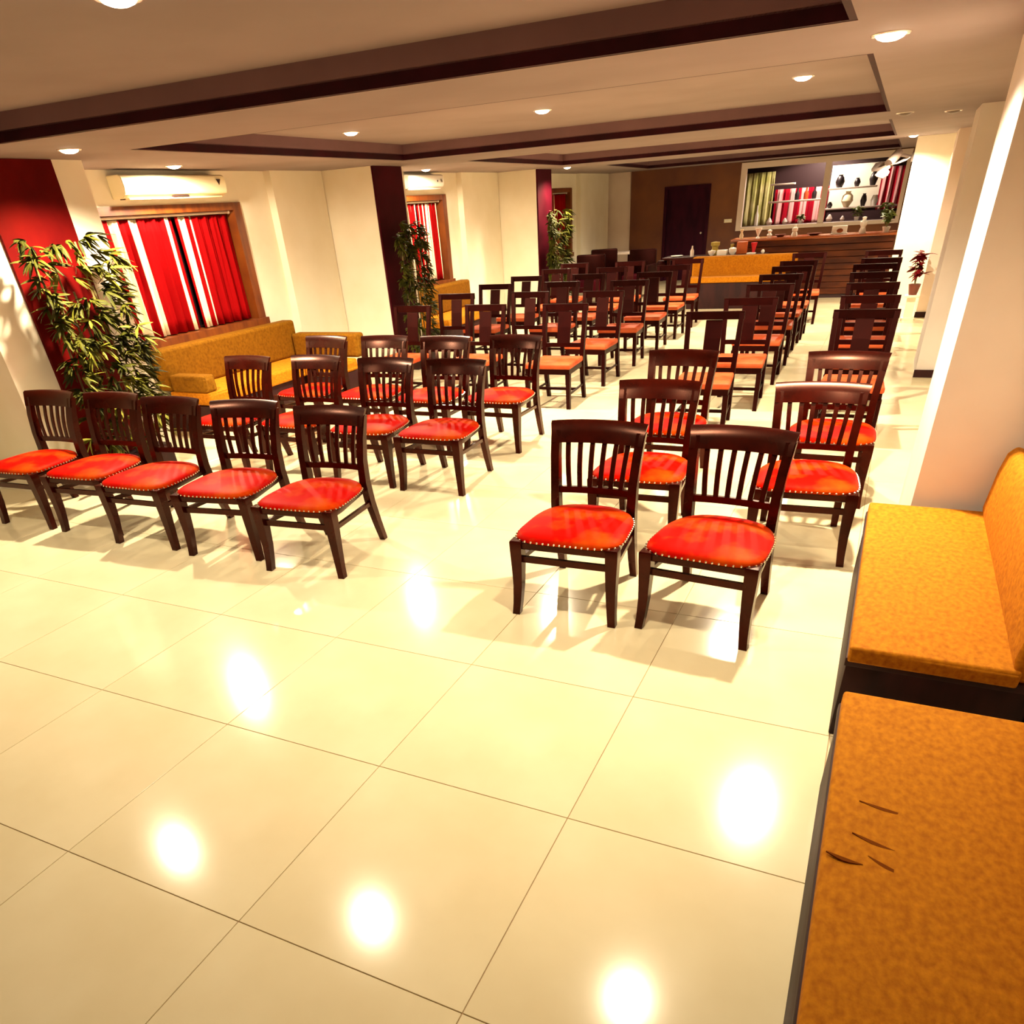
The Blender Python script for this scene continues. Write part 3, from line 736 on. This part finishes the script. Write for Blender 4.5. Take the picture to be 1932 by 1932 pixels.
for k, (x, z, r, h, lab) in enumerate(((-1.52, 1.675, .10, .24, 'round black pot on the upper right back bar shelf, left one'), (-.82, 1.675, .09, .26, 'black jar on the upper right back bar shelf, right one'),
                            (-1.15, 1.675, .07, .16, 'low black pot between two others on upper back bar shelf'), (-1.66, 1.295, .06, .12, 'black pot at left end of lower right back bar shelf'),
                            (-.95, 1.295, .07, .24, 'tall black bottle on the lower right back bar shelf'))):
    lathed('pot', lab, 'pot', x, 21.4, z, [(0, 0), (r * .6, 0), (r, h * .45), (r * .7, h * .8), (r * .45, h * .9), (r * .5, h), (0, h)], M['black'], 'black pots in the back bar')
for k, (x, lab) in enumerate(((-2.42, 'dark bottle on the middle left back bar shelf, first'), (-2.22, 'coral jar on the middle left back bar shelf'), (-2.04, 'dark bottle on the middle left back bar shelf, last'))):
    lathed('bottle', lab, 'bottle', x, 21.4, 1.495, [(0, 0), (.05, 0), (.055, .12), (.02, .17), (.018, .23), (0, .23)], M['coral_seat'] if k == 1 else M['black'])
lathed('jar', 'pale cream jar on the lower right back bar shelf', 'jar', -.72, 21.4, 1.295, [(0, 0), (.06, 0), (.08, .1), (.05, .2), (0, .2)], M['white'])
lathed('vase', 'cream urn on the lower right back bar shelf, beside a black pot', 'vase', -1.3, 21.4, 1.295, [(0, 0), (.05, 0), (.13, .12), (.11, .22), (.05, .27), (.06, .30), (0, .3)], M['ac'])
plant('green plant on the back bar sill, behind right pane', -1.0, YF + .3, 1.05, .06, .07, .2, .14, M['white'], M['green'], 30, 4)
plant('leafy green plant at right end of the back bar sill', -.42, YF + .3, 1.05, .06, .07, .24, .15, M['white'], M['green'], 34, 6)
plant('low green plant on the back bar sill, behind left pane', -2.2, YF + .3, 1.05, .05, .06, .12, .12, M['white'], M['green'], 24, 8)
tag(box('sill_cabinet', M['dark'], -3.45, -.2, YF + .2, YF + .45, 0, 1.05, None, .004), 'dark low cabinet under the plants behind the back bar frame', 'cabinet')
for k, (x, lab) in enumerate(((-3.2, 'white bottle standing upright by the left back bar jamb'),)):
    lathed('bottle', lab, 'bottle', x, YF + .3, 1.05, [(0, 0), (.04, 0), (.042, .2), (.015, .28), (.014, .40), (0, .4)], M['white'])
for x, r, lab in ((-2.9, .07, 'first pale gourd on the left of the back bar sill'), (-2.55, .06, 'second pale gourd on the left of the back bar sill'), (-1.58, .07, 'pale gourd beside the back bar mullion'), (-1.3, .05, 'small pale gourd on the right of the back bar sill')):
    lathed('gourd', lab, 'ornament', x, YF + .3, 1.05, [(0, 0), (r * .7, .0), (r, r * .8), (r * .6, r * 1.5), (r * .35, r * 1.9), (0, r * 2.1)], M['frame_w'], 'pale gourds on the back bar sill')
t = thing('downlight', 'added lamp, out of view, brightening the back bar shelves', 'ceiling light', (-1.9, 21.2, 2.6))  # added light source that brightens the back bar interior, unseen above the opening
bm = bmesh.new(); lathe(bm, [(.06, 0), (.07, -.01), (.08, 0)], n=16); obj('trim_ring', bm, M['chrome'], t)
bm = bmesh.new(); lathe(bm, [(.06, -.002), (.03, -.02), (0, -.022)], n=16); obj('bulb', bm, M['bulb'], t)
ld = bpy.data.lights.new('downlight_beam', 'SPOT'); ld.energy = 260; ld.color = (1, .82, .66); ld.spot_size = math.radians(150); ld.shadow_soft_size = .08
lo = bpy.data.objects.new('downlight_beam', ld); C.objects.link(lo); lo.location = (0, 0, -.05); lo.parent = t
# switch plate
sp = thing('switch_plate', 'pale switch plate on the brown far wall, right of the door', 'switch', (-3.80, YF - .03, 1.19))
box('plate', M['ac'], -.09, .09, -.012, 0, -.035, .035, sp, .003)
for k in range(3): box('rocker', M['white'], -.065 + .048 * k, -.03 + .048 * k, -.017, -.011, -.018, .018, sp)
# wall fan at the far right pillar
fn = thing('wall_fan', 'pale wall fan on the white pillar right of the back bar', 'fan', (-.07, 15.35, 2.03))
box('wall_bracket', M['fan'], -.03, .0, -.06, .06, -.06, .06, fn, .006)
bm = bmesh.new(); rod(bm, (-.02, 0, 0), (-.24, -.10, .05), .022, 8); obj('arm', bm, M['fan'], fn, True)
bm = bmesh.new(); rod(bm, (-.22, -.06, .07), (-.335, -.285, -.07), .065, 12); obj('motor', bm, M['fan'], fn, True)
for k in range(3):
    a = 2 * math.pi * k / 3 + .5; bm = bmesh.new(); pts = []
    for u, wd in ((.04, .025), (.13, .08), (.24, .095), (.31, .04)):
        pts.append((bm.verts.new((u, -wd, .02)), bm.verts.new((u, wd, -.02))))
    for p, q in zip(pts, pts[1:]): bm.faces.new((p[0], p[1], q[1], q[0]))
    ex = bmesh.ops.extrude_face_region(bm, geom=bm.faces[:])
    for v in ex['geom']:
        if isinstance(v, bmesh.types.BMVert): v.co.z += .008
    o = obj('blade', bm, M['fan'], fn, True)
    o.matrix_local = Matrix.Translation((-.34, -.30, -.11)) @ Euler((math.radians(24), math.radians(-8), math.radians(-18))).to_matrix().to_4x4() @ Matrix.Rotation(a, 4, 'Z')
bm = bmesh.new(); lathe(bm, [(0, -.02), (.04, -.015), (.045, .01), (0, .025)], n=12); o = obj('hub', bm, M['fan'], fn, True)
o.matrix_local = Matrix.Translation((-.34, -.30, -.11)) @ Euler((math.radians(24), math.radians(-8), math.radians(-18))).to_matrix().to_4x4()
# red-leaved plant beside the far right pillar
st = thing('plant_stand', 'white stand carrying the red-leaved plant by the right wall', 'stand', (.33, 13.58, 0))
box('top', M['wall'], -.1, .1, -.1, .1, .30, .33, st, .005); box('column', M['wall'], -.06, .06, -.06, .06, .03, .30, st); box('foot', M['wall'], -.09, .09, -.09, .09, 0, .03, st)
plant('red-leaved plant in brown pot on a white stand by the right wall', .33, 13.58, .33, .085, .14, .42, .16, M['brownpot'], M['redleaf'], 46, 12)
# dark armchairs and round table at the far left
def armchair(x, y, rz, label):
    t = thing('armchair', label, 'armchair', (x, y, 0), rz, 'dark armchairs at the far left')
    box('seat', M['maroonpanel'], -.27, .27, -.28, .24, .22, .42, t, .03); box('backrest', M['wood_sq'], -.3, .3, .2, .32, .22, .86, t, .03)
    for s in (-1, 1):
        box('arm', M['wood_sq'], min(s * .27, s * .34), max(s * .27, s * .34), -.28, .26, .22, .60, t, .02)
        for yy in (-.25, .26): box('leg', M['wood_sq'], s * .30 - .025, s * .30 + .025, yy - .025, yy + .025, 0, .22, t)
armchair(-5.75, 16.2, 0.2, 'dark armchair at the far left, beside the farthest pillar')
armchair(-5.0, 17.2, -.1, 'dark armchair at the far left, nearest the brown wall')
armchair(-5.95, 17.9, .5, 'dark armchair in the far left corner, before the last window')
rt = thing('side_table', 'grey topped side table behind the farthest left armchair', 'table', (-6.1, 19.1, 0))
box('tabletop', M['wall_pale'], -.45, .45, -.35, .35, .70, .74, rt, .008)
for sx in (-1, 1):
    for sy in (-1, 1): box('leg', M['wood_sq'], sx * .4 - .02, sx * .4 + .02, sy * .3 - .02, sy * .3 + .02, 0, .70, rt)
